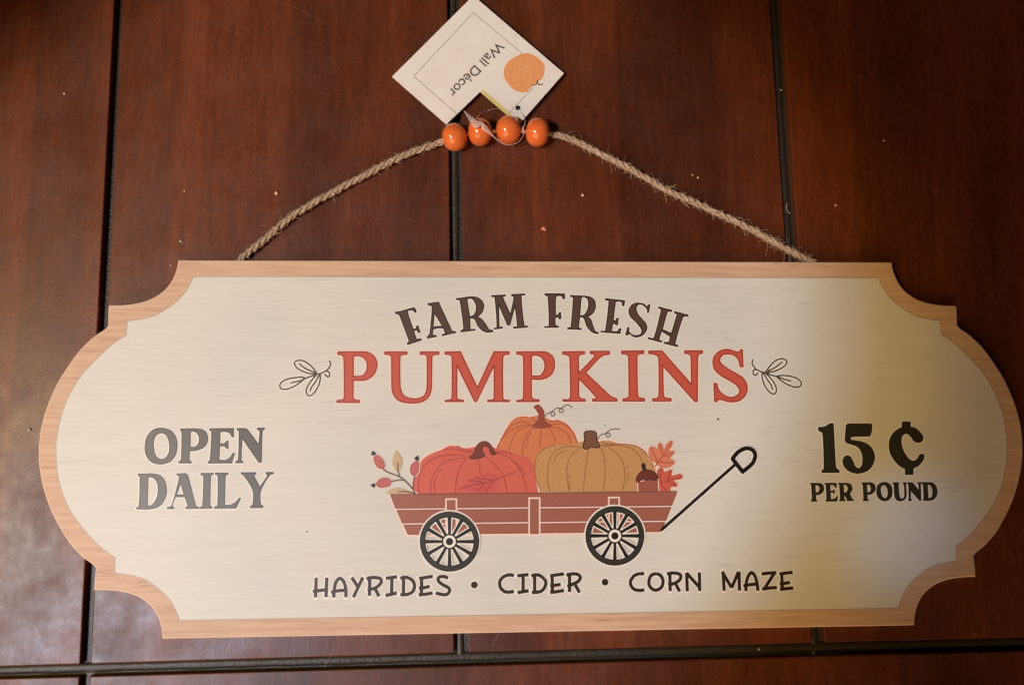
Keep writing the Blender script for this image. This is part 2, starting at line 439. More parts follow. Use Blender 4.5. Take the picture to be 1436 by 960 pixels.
word('arched dark brown word FARM', [glyph('FA', s) for s in (
 "90,247* 100,258 125,266 140,290 222,510* 203,532* 208,541* 333,501* 328,490 292,492 278,470 262,415* 292,410 305,432* 322,428* 300,370* 288,376 285,396 255,402* 205,240 240,225 262,232 273,250* 286,240* 268,203* 240,210* 150,236*",
 "390,168* 398,180 428,184* 432,220 410,440 385,474* 388,484* 468,468* 465,458 432,456* 438,402* 480,390 534,390* 550,440 522,450* 524,460* 648,432* 645,424 612,420* 488,153*|450,250* 440,384* 480,376 528,376*",
 "650,122* 660,132 685,135 720,395 692,418* 696,426* 822,410* 820,400 782,402 775,300* 800,300 825,315 850,370 890,410 930,428 985,425* 984,412 950,405 935,380 900,330 870,300 835,290* 860,275 890,240 903,190 890,150 850,115 790,105 700,116*|748,128* 775,118 800,125 830,170 835,220 815,270 775,290*",
 "972,95* 980,105 1005,108 1025,385 995,392* 998,400* 1075,390* 1073,380 1045,380 1038,170* 1120,362* 1142,362* 1190,180* 1210,375 1175,382* 1178,392* 1305,382* 1300,372 1272,368 1245,95 1280,88* 1278,78* 1158,85* 1160,97 1180,105 1148,270* 1075,105 1100,98* 1102,88*")],
 K_BRN, K_BRND)
word('arched dark brown word FRESH', [glyph('FR', s) for s in (
 "92,78* 95,92 120,98 130,370 90,378* 90,385* 215,383* 215,373 190,370 186,300 212,290 222,307* 238,305* 236,248* 224,250 215,270 188,272* 190,115 210,95 245,98 258,122* 272,122* 270,78*",
 "322,95* 330,105 352,108 330,380 298,390* 298,398* 422,404* 424,394 400,388 410,290* 435,290 455,310 475,370 510,415 545,435 578,442* 580,432 552,422 530,370 510,310 470,285* 505,275 540,240 555,190 545,140 510,110 450,98*|425,108* 455,105 485,130 492,180 480,230 450,272 410,275*",
 "645,122* 650,135 678,140 645,415 605,418* 606,426* 780,440* 786,395* 772,400 750,425 700,420* 712,350* 735,350 742,362* 755,362* 764,302* 752,302 742,320 716,326* 738,155 755,145 795,152 802,185* 814,186* 822,140* 700,128*",
 "1053,180* 1040,180 1025,195 990,170 930,163 885,185 862,230 875,285 930,340 975,400 975,440 940,458 890,452 860,420 862,392 848,386* 832,450* 848,455 860,440 900,465 940,472 990,450 1024,400 1015,350 980,310 940,260 925,215 940,180 970,172 1010,195 1030,225 1030,248 1042,248*",
 "1130,198* 1135,210 1158,220 1090,480 1038,478* 1036,488* 1158,520* 1160,510 1135,495 1160,418* 1240,468* 1225,520 1183,520* 1184,530* 1308,560* 1306,548 1282,535 1355,290 1403,282* 1400,272* 1278,240* 1278,252 1300,265 1250,440* 1166,404* 1215,240 1252,240* 1250,228*")],
 K_BRN, K_BRND)
word('large brick-red word PUMPKINS', [glyph(c, s) for c, s in (
 ('P1', "562,80* 562,100* 590,103 612,125 615,460 600,480 555,487* 555,502* 742,502* 742,485* 705,482 690,465 690,315* 740,318 800,312 860,270 890,195 870,125 820,85 760,78*|690,118* 730,110 780,130 808,180 800,240 765,280 690,285*"),
 ('P1', "955,80* 955,98* 995,103 1012,125 1015,370 1030,440 1080,490 1180,508 1270,495 1325,450 1345,380 1350,125 1365,103 1408,98* 1408,80* 1252,80* 1252,98* 1300,103 1310,125 1310,370 1290,440 1240,468 1180,470 1120,450 1090,400 1082,340 1082,125 1095,103 1140,98* 1140,80*"),
 ('P2', "145,80* 145,97* 185,103 203,125 203,460 190,480 145,487* 145,495* 298,495* 298,485* 260,480 243,460 243,190* 393,495* 408,495* 556,190* 556,460 545,480 502,485* 502,495* 683,495* 683,485* 640,480 628,460 628,125 645,103 682,97* 682,78* 555,78* 415,380* 272,78*"),
 ('P2', "745,80* 745,97* 785,103 802,125 802,460 790,480 746,487* 746,495* 932,495* 932,480* 885,475 868,455 868,305* 920,310 985,300 1040,260 1062,195 1050,125 1000,85 940,78*|868,112* 905,105 955,125 982,180 975,235 940,278 868,282*"),
 ('PX', "789,493.3* 789,496.2* 795,497.3 799,501 800,556 797,560 789.5,560* 789.5,562.2* 820.5,562.2* 820.5,559.5* 814,558.5 811.5,555 811.5,530* 835.5,556 836,558.5 831,559.5* 831,562* 865,562* 865,559* 857,556 848,548 821,522.5* 838,504 846,498 854.5,496.3* 854.5,492.5* 828,492.5* 828,495.5* 834,497.5 832,502 811.5,523* 811,501 813,497.5 819.5,496* 819.5,492.8*"),
 ('P3', "232,55* 232,70* 262,74 275,88 278,335 265,350 240,355* 240,368* 375,368* 375,353* 345,348 332,335 328,88 340,73 370,70* 370,53*"),
 ('P3', "403,55* 403,70* 440,75 465,95 467,335 455,350 428,355* 428,368* 542,368* 542,353* 510,349 495,335 490,145* 692,370* 707,370* 710,88 718,73 740,68* 740,53* 628,53* 628,68* 655,73 668,88 672,265* 485,53*"),
 ('PS', "750,100* 735,125 700,130 640,108 570,95 480,115 405,180 382,270 410,370 500,450 620,520 700,575 740,640 720,700 650,738 570,730 480,670 445,610 430,555 395,555* 405,795* 440,790 450,765 520,775 620,798 720,785 800,730 840,640 825,540 760,460 640,390 530,320 475,260 480,200 530,160 600,155 670,175 725,235 750,325 785,325* 775,100*"))],
 K_RED, K_REDD, K_HALO_R, 5.2, 1.7)
word('grey-green word OPEN on the left', [glyph('OD', s) for s in (
 "300,65 380,85 430,140 447,220 430,310 380,370 295,393 210,370 165,310 155,230 175,140 230,82|305,108 350,130 375,190 378,270 350,330 300,352 255,325 235,270 230,190 255,130",
 "478,72* 478,85* 492,100 485,355 462,375* 462,384* 576,384* 576,372* 558,355 560,272* 620,268 690,240 725,180 715,110 670,78 600,70*|568,98* 600,92 640,120 652,170 635,220 600,240 566,238*",
 "745,70* 745,82* 765,100 750,355 732,375* 732,384* 945,384* 972,295* 958,295* 935,330 890,358 830,358* 835,230* 880,228 900,250* 912,252* 914,185* 902,185 880,205 836,208* 840,98* 890,95 930,110 950,145* 962,145* 963,68*",
 "997,68* 997,80* 1015,92 1008,355 985,372* 985,382* 1048,380* 1048,372* 1033,358 1040,150* 1195,378* 1218,375* 1225,90 1245,75* 1245,65* 1182,65* 1182,78* 1205,92 1195,220* 1085,75 1050,68*")],
 K_GRN, K_GRND)
word('grey-green word DAILY on the left', [glyph('OD', s) for s in (
 "90,485* 90,495* 108,510 100,775 75,795* 75,804* 200,804 280,780 335,710 350,630 330,540 280,495 210,482*|182,512* 225,515 265,560 275,640 255,720 215,770 175,778*",
 "445,483* 448,495 470,505 400,770 355,793* 355,802* 417,802* 415,790 402,775 432,692* 520,692* 545,775 525,790* 525,800* 645,798* 640,788 618,775 545,500 520,480*|440,675* 482,565* 512,675*",
 "665,478* 665,490* 690,502 680,775 655,790* 655,798* 765,796* 765,784* 748,772 755,500 778,488* 778,478*",
 "798,475* 798,487* 822,500 818,770 790,785* 790,797* 985,795* 1028,705* 1015,705* 985,740 940,765 882,772* 888,500 912,487* 912,475*",
 "1035,472* 1035,485* 1060,498 1142,635 1140,765 1117,780* 1117,792* 1232,790* 1232,778* 1210,762 1212,635 1292,495 1328,480* 1328,470* 1262,470* 1262,480* 1275,500 1205,605* 1150,500 1165,485* 1165,472*")],
 K_GRN, K_GRND)
word('large black price of 15 cents', [glyph('CC', s) for s in (
 "190,130* 250,125 300,95 330,95* 352,500 368,530 388,545* 385,560* 222,560* 222,545* 243,525 232,190 205,165 190,160*",
 "470,97* 695,97* 700,110 695,170 680,212* 520,215 495,225 500,250 530,255 620,275 690,320 725,400 710,480 660,540 570,568 490,550 435,500 425,440 450,405 490,410 515,450 540,505 575,525 605,500 615,430 600,360 560,310 500,288 460,275 445,250 455,110*",
 "992,78* 1068,78* 1068,128* 1120,140 1180,200 1190,240 1160,270 1110,262 1070,210 1030,185 990,210 980,270 1000,350 1050,430 1100,455 1140,430 1160,395 1195,392 1195,430 1150,490 1095,520* 1095,578* 1022,578* 1022,525* 960,490 890,400 868,320 880,230 930,165 992,130*")],
 K_BLK, K_BLKD, hw=4.6)
word('small black words PER POUND', [glyph(c, s) for c, s in (
 ('Q1', "85,172* 85,185* 108,205 122,500 100,525* 100,540* 228,540* 228,525* 205,500 205,408* 270,400 340,350 362,280 340,205 280,172*|188,210* 230,212 270,250 275,300 250,350 195,365*"),
 ('Q1', "375,172* 378,188* 400,205 415,500 395,525* 395,540* 625,535* 645,430* 625,435* 590,480 500,500* 495,355* 545,358 560,385* 580,385* 575,305* 555,305 540,325 490,325* 488,208* 550,210 600,262* 620,262* 612,170*"),
 ('Q1', "650,172* 652,188* 672,200 690,500 670,520* 670,533* 798,530* 795,515 775,500 768,395* 830,500 830,530* 968,525* 960,510 935,495 880,380* 925,320 932,260 905,200 840,170*|755,205* 800,205 840,250 840,310 820,350 765,365*"),
 ('Q1', "1120,162* 1120,178* 1145,200 1160,500 1140,518* 1140,530* 1265,527* 1265,512* 1240,495 1238,400* 1310,395 1380,340 1398,270 1375,195 1310,160*|1225,205* 1270,200 1305,250 1308,310 1280,355 1235,358*"),
 ('Q2', "285,155 370,175 430,240 447,340 430,440 370,510 295,530 210,505 150,440 130,340 145,240 200,178|270,210 320,235 352,310 355,410 325,470 290,478 245,440 220,370 212,280 235,225"),
 ('Q2', "455,160* 455,178* 478,198 490,400 515,490 580,528 650,525 710,480 730,400 718,198 735,178* 735,160* 660,160* 660,178* 682,198 692,400 680,460 640,490 605,470 585,400 570,198 582,178* 582,160*"),
 ('Q2', "750,160* 752,178* 772,200 780,480 770,515* 770,525* 835,525* 830,505 818,480 815,320* 990,520* 1025,520* 1015,198 1030,178* 1030,160* 950,160* 955,178* 975,195 985,325* 870,180 850,160*"),
 ('Q2', "1040,158* 1042,178* 1065,198 1080,490 1062,505* 1065,520* 1200,520 1290,490 1345,400 1350,310 1310,210 1250,165 1180,158*|1155,200* 1200,205 1250,280 1255,380 1235,460 1170,480*"))],
 K_BLK, K_BLKD, hw=3.2, ew=.8)
def hand(crop, lst, w, hw=2.4, n=4): return (strokes(crop, lst, w, n, caps=False), strokes(crop, lst, w+hw, n))
word('hand-lettered brown word HAYRIDES', [hand(c, l, 4.5) for c, l in (
 ('H1', ["112,185 98,548", "305,185 290,545", "48,440 150,425 300,405"]),
 ('H1', ["432,550 440,420 470,270 545,198 620,270 655,420 650,545", "382,455 480,430 650,415"]),
 ('H1', ["760,180 870,350", "965,180 850,420 790,545"]),
 ('H1', ["1090,190 1085,520", "1035,220 1080,190 1200,185 1290,210 1295,280 1200,370 1050,410", "1190,390 1260,530"]),
 ('H2', ["80,200 180,185 285,170", "190,190 185,490", "72,510 180,490 280,465"]),
 ('H2', ["405,190 400,480", "345,205 400,180 480,185 570,240 605,340 570,440 480,490 345,500"]),
 ('H2', ["735,190 730,490", "685,200 800,185 940,160", "685,385 780,370 885,345", "680,500 800,490 935,465"]),
 ('H2', ["1220,195 1140,165 1060,175 1035,220 1070,280 1150,330 1225,370 1245,430 1200,490 1120,495 990,465"]))], K_BRND, K_BRND)
word('hand-lettered brown word CIDER', [hand('CI', l, 4.6) for l in (
 ["340,125 260,115 170,150 120,220 130,310 190,370 260,382 340,370"],
 ["390,130 480,120 565,108", "482,120 480,370", "395,390 480,375 568,358"],
 ["660,120 660,370", "610,135 660,115 730,120 800,170 835,240 800,330 740,375 615,388"],
 ["930,120 935,370", "898,130 1000,115 1115,100", "900,290 980,275 1065,260", "898,385 1000,375 1115,355"],
 ["1200,110 1200,380", "1150,120 1230,100 1320,105 1368,150 1340,210 1260,255 1165,295", "1290,270 1355,390"])], K_BRND, K_BRND)
word('hand-lettered brown words CORN MAZE', [hand(c, l, 4.6) for c, l in (
 ('CO', ["340,165 260,165 170,200 110,290 120,370 180,430 260,445 345,435"]),
 ('CO', ["540,160 620,200 655,300 620,400 530,440 450,400 415,310 450,200 540,160"]),
 ('CO', ["770,150 775,455", "720,170 780,155 880,155 950,190 940,260 860,320 740,355", "870,340 935,465"]),
 ('CO', ["1050,150 1062,460", "1050,150 1270,400", "1265,140 1270,455"]),
 ('MZ', ["165,130 185,450", "150,130 310,400", "310,400 425,130", "435,130 440,450"]),
 ('MZ', ["550,455 555,320 590,200 645,145 700,200 735,320 750,450", "505,370 600,350 750,335"]),
 ('MZ', ["810,170 930,155 1060,145", "1030,150 850,430", "820,425 940,405 1070,395"]),
 ('MZ', ["1150,150 1160,430", "1110,170 1220,155 1335,140", "1115,335 1200,325 1290,310", "1120,430 1230,415 1345,405"]))], K_BRND, K_BRND)
for u, v in ((665.2, 819.5), (848.5, 815.6)):
    b = flat('dot', [fill([circle(u, v, 6.3)])], .06, K_HALO, sign)
    flat('dot_fill', [fill([circle(u, v, 4.8)])], .09, K_BRND, b)

# leaf sprigs on both sides of PUMPKINS
for lab, crop, lst in (('line-drawn leaf sprig on the left', 'LL', [
  "870,400 740,250 600,160 510,150 430,170 415,230 470,310 600,380 740,425 870,430", "515,215 600,290 720,355 860,415",
  "640,520 560,495 400,510 240,545 130,620 110,690 150,740 240,745 380,700 520,610 640,520", "335,615 450,590 560,560 620,525",
  "640,520 720,490 860,450", "860,460 740,600 670,720 655,810 690,870 760,875 850,780 920,650 950,520 945,450",
  "735,785 770,700 850,590 920,460", "870,430 940,425 1060,370 1130,300 1160,230 1140,165", "1060,370 1120,385 1145,430 1130,480 1090,485 1045,440"]),
  ('line-drawn leaf sprig on the right', 'LR', [
  "150,195 130,250 160,320 215,380 330,435 420,450", "215,380 160,395 150,440 170,485 210,490 240,450",
  "390,430 480,310 580,215 690,175 780,200 800,250 750,320 640,385 530,425 400,440", "440,410 560,350 640,295 705,240", "400,445 500,490 600,515",
  "600,510 720,495 880,515 1000,555 1070,620 1075,680 1020,720 930,715 800,665 690,595 610,530", "610,520 700,550 800,585 875,602",
  "325,440 325,540 370,680 440,790 520,850 580,840 600,770 570,670 490,550 390,450", "350,450 420,570 490,670 525,765"])):
    b = flat('printed_sprig', [strokes(crop, lst, 4.8, 4)], .06, K_HALO, sign, lab)
    flat('sprig_lines', [strokes(crop, lst, 2.2, 4)], .09, K_LINE, b)

# the wagon of pumpkins
def pic(name, crop, s, h, m, parent=None, label=None, edge=None, ew=1.0, halo=None, hw=5, hh=.055):
    L = loops_of(crop, s)
    if halo: 
        base = flat(name, [outline(L, hw)], hh, halo, parent or sign, label)
        o = flat('fill', [fill(L)], h, m, base)
    else: base = o = flat(name, [fill(L)], h, m, parent or sign, label)
    if edge: flat('rim_line', [outline(L, ew)], h+.012, edge, base)
    return base
def lines(name, crop, lst, w, h, m, parent, label=None): return flat(name, [strokes(crop, lst, w, 4)], h, m, parent, label)
RO = "90,350 110,300 150,220 200,150 260,122 320,128 360,120 400,118 470,150 530,150 590,180 640,240 665,300 700,345 700,480 330,520 200,470"
o = pic('printed_pumpkin', 'K2', RO, .10, K_ORANGE, label='orange pumpkin at the back of the wagon', halo=K_HALO_R, edge=K_RIBO, ew=.7)
lines('rib_lines', 'K2', ["90,345 130,270 200,215 290,180 345,190", "110,290 190,190 260,158 330,175", "175,365 200,280 250,215 330,190",
  "270,405 275,330 300,250 345,200", "295,352 300,325", "300,300 310,270 333,235", "395,350 400,270 410,208", "460,205 490,250 510,312",
  "475,195 550,215 600,260 615,308", "475,182 560,175 620,215 660,300", "330,130 370,155", "440,135 480,160 540,150"], 1.0, .13, K_RIBO, o)
pic('stem', 'K2', "350,52* 375,38 400,50 425,90 430,150 475,185 475,195 420,203 350,200 345,188 380,150 388,110 370,75*", .15, K_STEMO, o, halo=K_HALO_R, hw=3.2, edge=K_TWIG, hh=.058)
def ring(crop, x, y, r, n=16): return ' '.join('%.1f,%.1f' % (x+r*math.cos(2*math.pi*k/n), y+r*math.sin(2*math.pi*k/n)) for k in range(n+1))
lines('tendril', 'TP', ["395,215 430,175 480,155 540,110 600,110 640,80 690,68 735,100", ring('TP', 495, 182, 25), ring('TP', 602, 140, 25)], 1.3, .14, K_TWIG, o)
RG = "360,500 358,440 385,380 440,340 520,325 600,320 670,308 710,300 830,300 900,298 950,315 1040,325 1120,350 1180,400 1215,470 1230,520 1240,665* 400,665* 375,600"
RR = "480,825* 440,780 445,700 480,600 520,520 600,470 680,440 740,408 800,405 880,425 950,418 1060,400 1160,425 1250,450 1340,480 1450,520 1490,606 1506,706 1530,825*"
o = pic('printed_pumpkin', 'K1', RR, .16, K_CORAL, label='coral-red pumpkin on the left of the wagon', halo=K_HALO_R, hh=.058)
lines('rib_lines', 'K1', ["485,820 480,700 520,590 600,520 720,485 880,490", "590,820 590,720 640,610 720,540 900,505", "620,820 620,720 640,670",
  "655,635 680,605", "805,815 810,720 840,600 900,520", "1000,530 1015,580 1020,660", "1070,500 1150,570 1220,660 1255,800",
  "1160,465 1250,495 1330,560 1390,660 1430,800", "1325,540 1380,600 1412,660", "1160,460 1240,462 1295,470", "700,440 800,430 900,460 960,470", "820,405 880,440 960,450"], 1.0, .19, K_RIBR, o)
pic('stem', 'K1', "925,500* 960,480 985,410 1030,370 1080,372 1120,410 1140,450 1160,470 1150,482 1115,475 1100,430 1070,405 1045,415 1035,450 1060,490 1000,515 950,518 925,508*", .22, K_STEMR, o, edge=K_BRND, halo=K_HALO_R, hw=3.4, hh=.061)
pic('printed_leaf', 'LF', "40,365* 200,220* 320,165* 400,150 420,105 560,95 660,125 730,170 700,250 640,350 600,415 340,415 150,400 60,375*", .22, K_LEAFC, label='crimson leaf lying on the red pumpkin')
lines('leaf_veins', 'LF', ["45,362 250,300 460,265 620,215 990,78", "200,218 320,225 460,260", "320,170 450,195 600,215", "350,405 470,280", "490,410 610,230"], 1.2, .25, K_RIBR, sign)
o = pic('printed_pumpkin', 'K2', RG, .19, K_GOLD, label='golden pumpkin on the right of the wagon', halo=K_HALO_R, hh=.061)
lines('rib_lines', 'K2', ["400,660 365,560 360,450 400,370 500,325", "465,660 450,560 460,450 500,375 600,335 690,345", "500,450 512,400 585,365",
  "605,655 590,560 590,480 620,400 680,350", "603,545 605,570", "605,590 612,650", "708,655 720,520 740,380", "835,345 860,420 863,540 850,655",
  "890,345 960,400 1000,480 1005,570 988,655", "1020,600 1030,560 1028,525", "1025,495 1022,475", "850,335 980,330 1070,360 1120,420 1135,460",
  "820,330 900,320 1050,325 1140,365 1190,440 1215,495", "840,300 900,325 950,315"], 1.0, .22, K_RIBG, o)
pic('stem', 'K2', "712,240 730,228 770,226 798,240 805,290 825,340 790,345 760,340 740,355 708,350 705,330 715,290", .25, K_STEMG, o, edge=K_BRND, ew=1.3, halo=K_HALO_R, hw=3.4, hh=.064)
lines('tendril', 'TP', ["1055,500 1100,445 1160,425 1210,385 1270,368 1335,375", ring('TP', 1190, 445, 26)], 1.3, .14, K_TWIG, o)
# berries and leaves
o = lines('printed_berry_sprig', 'B1', ["320,440 400,500 590,570 700,650 830,790 860,860", "470,655 580,635 690,635", "855,565 835,670 830,780"], 1.6, .26, K_TWIG, sign, 'sprig of red berries and tan leaves on the left of the wagon')
for s in ("180,240 220,215 280,250 330,310 355,380 340,425 290,440 230,410 190,340 172,280", "215,690 270,620 350,598 430,615 462,660 440,720 370,750 280,755 225,725",
          "870,320 925,330 930,420 915,500 860,555 810,540 785,480 800,390"): pic('berry', 'B1', s, .24, K_BERRY, o, edge=K_STEMR, ew=.8, halo=K_HALO_R, hw=3.6, hh=.20)
for s in ("150,140* 210,185* 185,220* 122,212*", "112,715* 190,680* 205,725* 172,765*", "912,218* 935,300* 880,305* 850,262*"): pic('berry_tip', 'B1', s, .262, K_BRND, o)
for s in ("548,130* 600,190 650,290 655,370 620,460 570,490 520,450 485,370 490,270 520,180", "365,860* 440,800 540,765 640,775 720,800 840,855* 480,875*"): pic('leaf', 'B1', s, .21, K_TAN, o)
lines('leaf_midrib', 'B1', ["580,350 575,450 600,570", "585,828 700,825 800,845 850,855"], 1.5, .27, K_TWIG, o)
# orange and red oak leaves, acorn
o = pic('printed_leaf', 'AC', "400,480 440,420 350,370 315,270 325,190 360,170 420,190 450,215 450,140 480,115 520,150 545,220 570,150 640,85 670,100 660,160 620,230 690,240 690,270 640,330 620,345 690,385 695,420 620,475 540,485 480,465 440,440", .24, K_LEAFO, label='orange oak leaf on the right of the wagon', halo=K_HALO_R, hw=4, hh=.20, edge=K_TIP, ew=.6)
lines('leaf_veins', 'AC', ["400,480 450,400 530,310 655,95", "450,400 350,190", "525,305 480,130", "540,310 640,280 690,250", "455,400 600,410 690,410"], 1.1, .27, K_RIBO, o)
o = pic('printed_leaf', 'AC', "440,530* 490,485 530,510 545,550 600,535 640,510 662,540 655,600 720,590 790,578 820,610 800,650 690,670 735,720 730,765 660,765 640,790 640,845* 460,845*", .245, K_LEAFR, label='red oak leaf beside the acorn', halo=K_HALO_R, hw=4, hh=.205, edge=K_TIP, ew=.6)
lines('leaf_veins', 'AC', ["500,490 490,700 570,820", "490,710 600,680 800,620", "600,690 640,520", "610,680 720,750"], 1.1, .28, K_RIBR, o)
o = pic('printed_acorn', 'AC', "155,700* 160,850* 460,850* 450,640*", .29, K_NUT, label='brown acorn on the rim of the wagon', halo=K_HALO_R, hw=2.6, hh=.265)
pic('acorn_cap', 'AC', "130,680 130,640 170,570 230,525 320,520 400,550 455,620 450,650 400,670 340,655 280,670 210,665 160,700", .32, K_CAP, o, edge=K_BRND, ew=1.0)
pic('acorn_stalk', 'AC', "210,430 240,415 262,440 270,520 225,520 205,450", .325, K_BRND, o)
# wagon body
WB = "547.6,693.7* 948.7,689.2* 926,745* 572,749.4*"
wag = flat('printed_wagon', [outline(loops_of('PX', WB), 5.0)], .068, K_HALO_R, sign, 'barn-red plank wagon with two black spoked wheels')
flat('wagon_gaps', [fill(loops_of('PX', WB))], .30, K_HALO_R, wag)
for s in ("547.6,693.0* 948.9,688.8* 941.4,708.1* 554.8,712.2*", "556.6,715.0* 940.2,710.9* 933.2,728.9* 564.4,732.7*", "566.2,735.6* 932.0,731.8* 926.4,744.6* 572.4,748.8*"):
    pic('plank', 'PX', s, .33, K_WAG, wag, edge=K_WAGD, ew=.9)
for x0, x1, yt, yb in ((624.4, 641.2, 698.2, 749.2), (740.8, 757.8, 696.8, 748.0), (852.4, 869.2, 695.9, 746.2)):
    pic('post_edge', 'PX', f"{x0},{yt}* {x1},{yt-.1}* {x1},{yb}* {x0},{yb}*", .36, K_HALO_R, wag)
    pic('post', 'PX', f"{x0+2.9},{yt+2.9}* {x1-2.9},{yt+2.8}* {x1-2.9},{yb-.5}* {x0+2.9},{yb-.5}*", .375, K_WAG, wag, edge=K_WAGD, ew=.9)
def wheel(u, v, r, ri):
    wb = flat('wheel', [fill([circle(u, v, r+2.2, ry=(r+2.2)*1.01), circle(u, v, r-1, ry=(r-1)*1.01)])], .40, K_HALO, wag)
    flat('rim', [fill([circle(u, v, r, ry=r*1.01, n=64), circle(u, v, ri, ry=ri*1.01, n=64)])], .43, K_BLK, wb)
    flat('rim_edge', [fill([circle(u, v, r+.2, n=64, ry=r*1.01+.2), circle(u, v, r-1, n=64, ry=r*1.01-1)]), fill([circle(u, v, ri+.9, n=64), circle(u, v, ri-.3, n=64)])], .445, K_BLKD, wb)
    sp, hl = [], []
    for k in range(12):
        a = 2*math.pi*k/12; c, s = math.cos(a), math.sin(a)
        q = [(u + c*9 , v + s*9), (u + c*(ri+.8), v + s*(ri+.8))]
        sp += ribbon_faces(to_plane(q, T), lambda t: (3.6+1.6*t)*PXMM, cap=False)
        hl += ribbon_faces(to_plane(q, T), lambda t: (6.6+1.8*t)*PXMM, cap=False)
    hl += ribbon_faces(circle(u, v, ri-.6, n=40), 2.4*PXMM, closed=True)
    flat('spoke_edges', [union(hl)], .40, K_HALO, wb)
    flat('spokes', [union(sp)], .42, K_BLKD, wb)
    flat('hub', [fill([circle(u, v, 11)])], .45, K_BLKD, wb)
    flat('hub_ring', [fill([circle(u, v, 8.8)])], .47, K_HALO, wb)
    flat('axle_cap', [fill([circle(u, v, 5.1)])], .49, K_BLKD, wb)
wheel(630.4, 758.6, 41.5, 34.0); wheel(862.0, 750.6, 41.1, 33.6)
HD = ["190,905 890,285"]; HG = "868,225* 925,160 1000,125 1062,142 1087,195 1060,270 966,352*"
hb_ = union(ribbon_faces(to_plane(spline(parse('SH', HD[0]), False, 2), T), 7.6*PXMM) + ribbon_faces(to_plane(spline(parse('SH', HG), True, 5), T), 8.6*PXMM, closed=True))
hm_ = union(ribbon_faces(to_plane(spline(parse('SH', HD[0]), False, 2), T), 4.2*PXMM) + ribbon_faces(to_plane(spline(parse('SH', HG), True, 5), T), 5.6*PXMM, closed=True))
hl = flat('handle', [hb_], .072, K_HALO, wag); flat('handle_bar', [hm_], .38, K_BLKD, hl)
# tiny dark specks on the face
for x, y, r in ((1007, 587.5, 1.5), (430.5, 745, 1.2), (848, 596.3, .8), (1011, 582, .5), (883.5, 596, .6), (512, 469, .7)): flat('speck', [fill([circle(x, y, r, n=8)])], .08, K_BRND, sign)

# ------------------------------------------------------------------ jute cord with beads
M_JUTE = mat('jute_fibre', srgb(176, 142, 108), .85, .2); t = NT(M_JUTE)
t.l.new(t.ramp(t.noise(t.coords((1,1,1)), 900, 4, .7), [(.3, srgb(146, 116, 92)), (.55, srgb(196, 166, 138)), (.75, srgb(226, 202, 178))]), t.b.inputs['Base Color'])
t.bump(t.noise(t.coords((1,1,1)), 2200, 4, .7), .7, .0004)
def tube(vs, fs, pts, rad, K=8):
    n0 = len(vs); up = Vector((0, 0, 1))
    for i, p in enumerate(pts):
        d = (pts[min(i+1, len(pts)-1)] - pts[max(i-1, 0)]).normalized()
        a = d.cross(up if abs(d.z) < .9 else Vector((1,0,0))).normalized(); b = a.cross(d)
        r = rad(i/max(1, len(pts)-1)) if callable(rad) else rad
        for k in range(K): an = 2*math.pi*k/K; vs.append(p + a*math.cos(an)*r + b*math.sin(an)*r)
    for i in range(len(pts)-1):
        for k in range(K): fs.append((n0+i*K+k, n0+i*K+(k+1) % K, n0+(i+1)*K+(k+1) % K, n0+(i+1)*K+k))
    fs.append(tuple(n0+k for k in range(K))[::-1]); fs.append(tuple(n0+(len(pts)-1)*K+k for k in range(K)))
def resample(pts, step):
    out = [pts[0]]; acc = 0
    for a, b in zip(pts, pts[1:]):
        L = (b-a).length; s = step - acc
        while s <= L: out.append(a.lerp(b, s/L)); s += step
        acc = (acc + L) % step if L else acc
        acc = (L - (s - step)) if s > L else acc
    return out
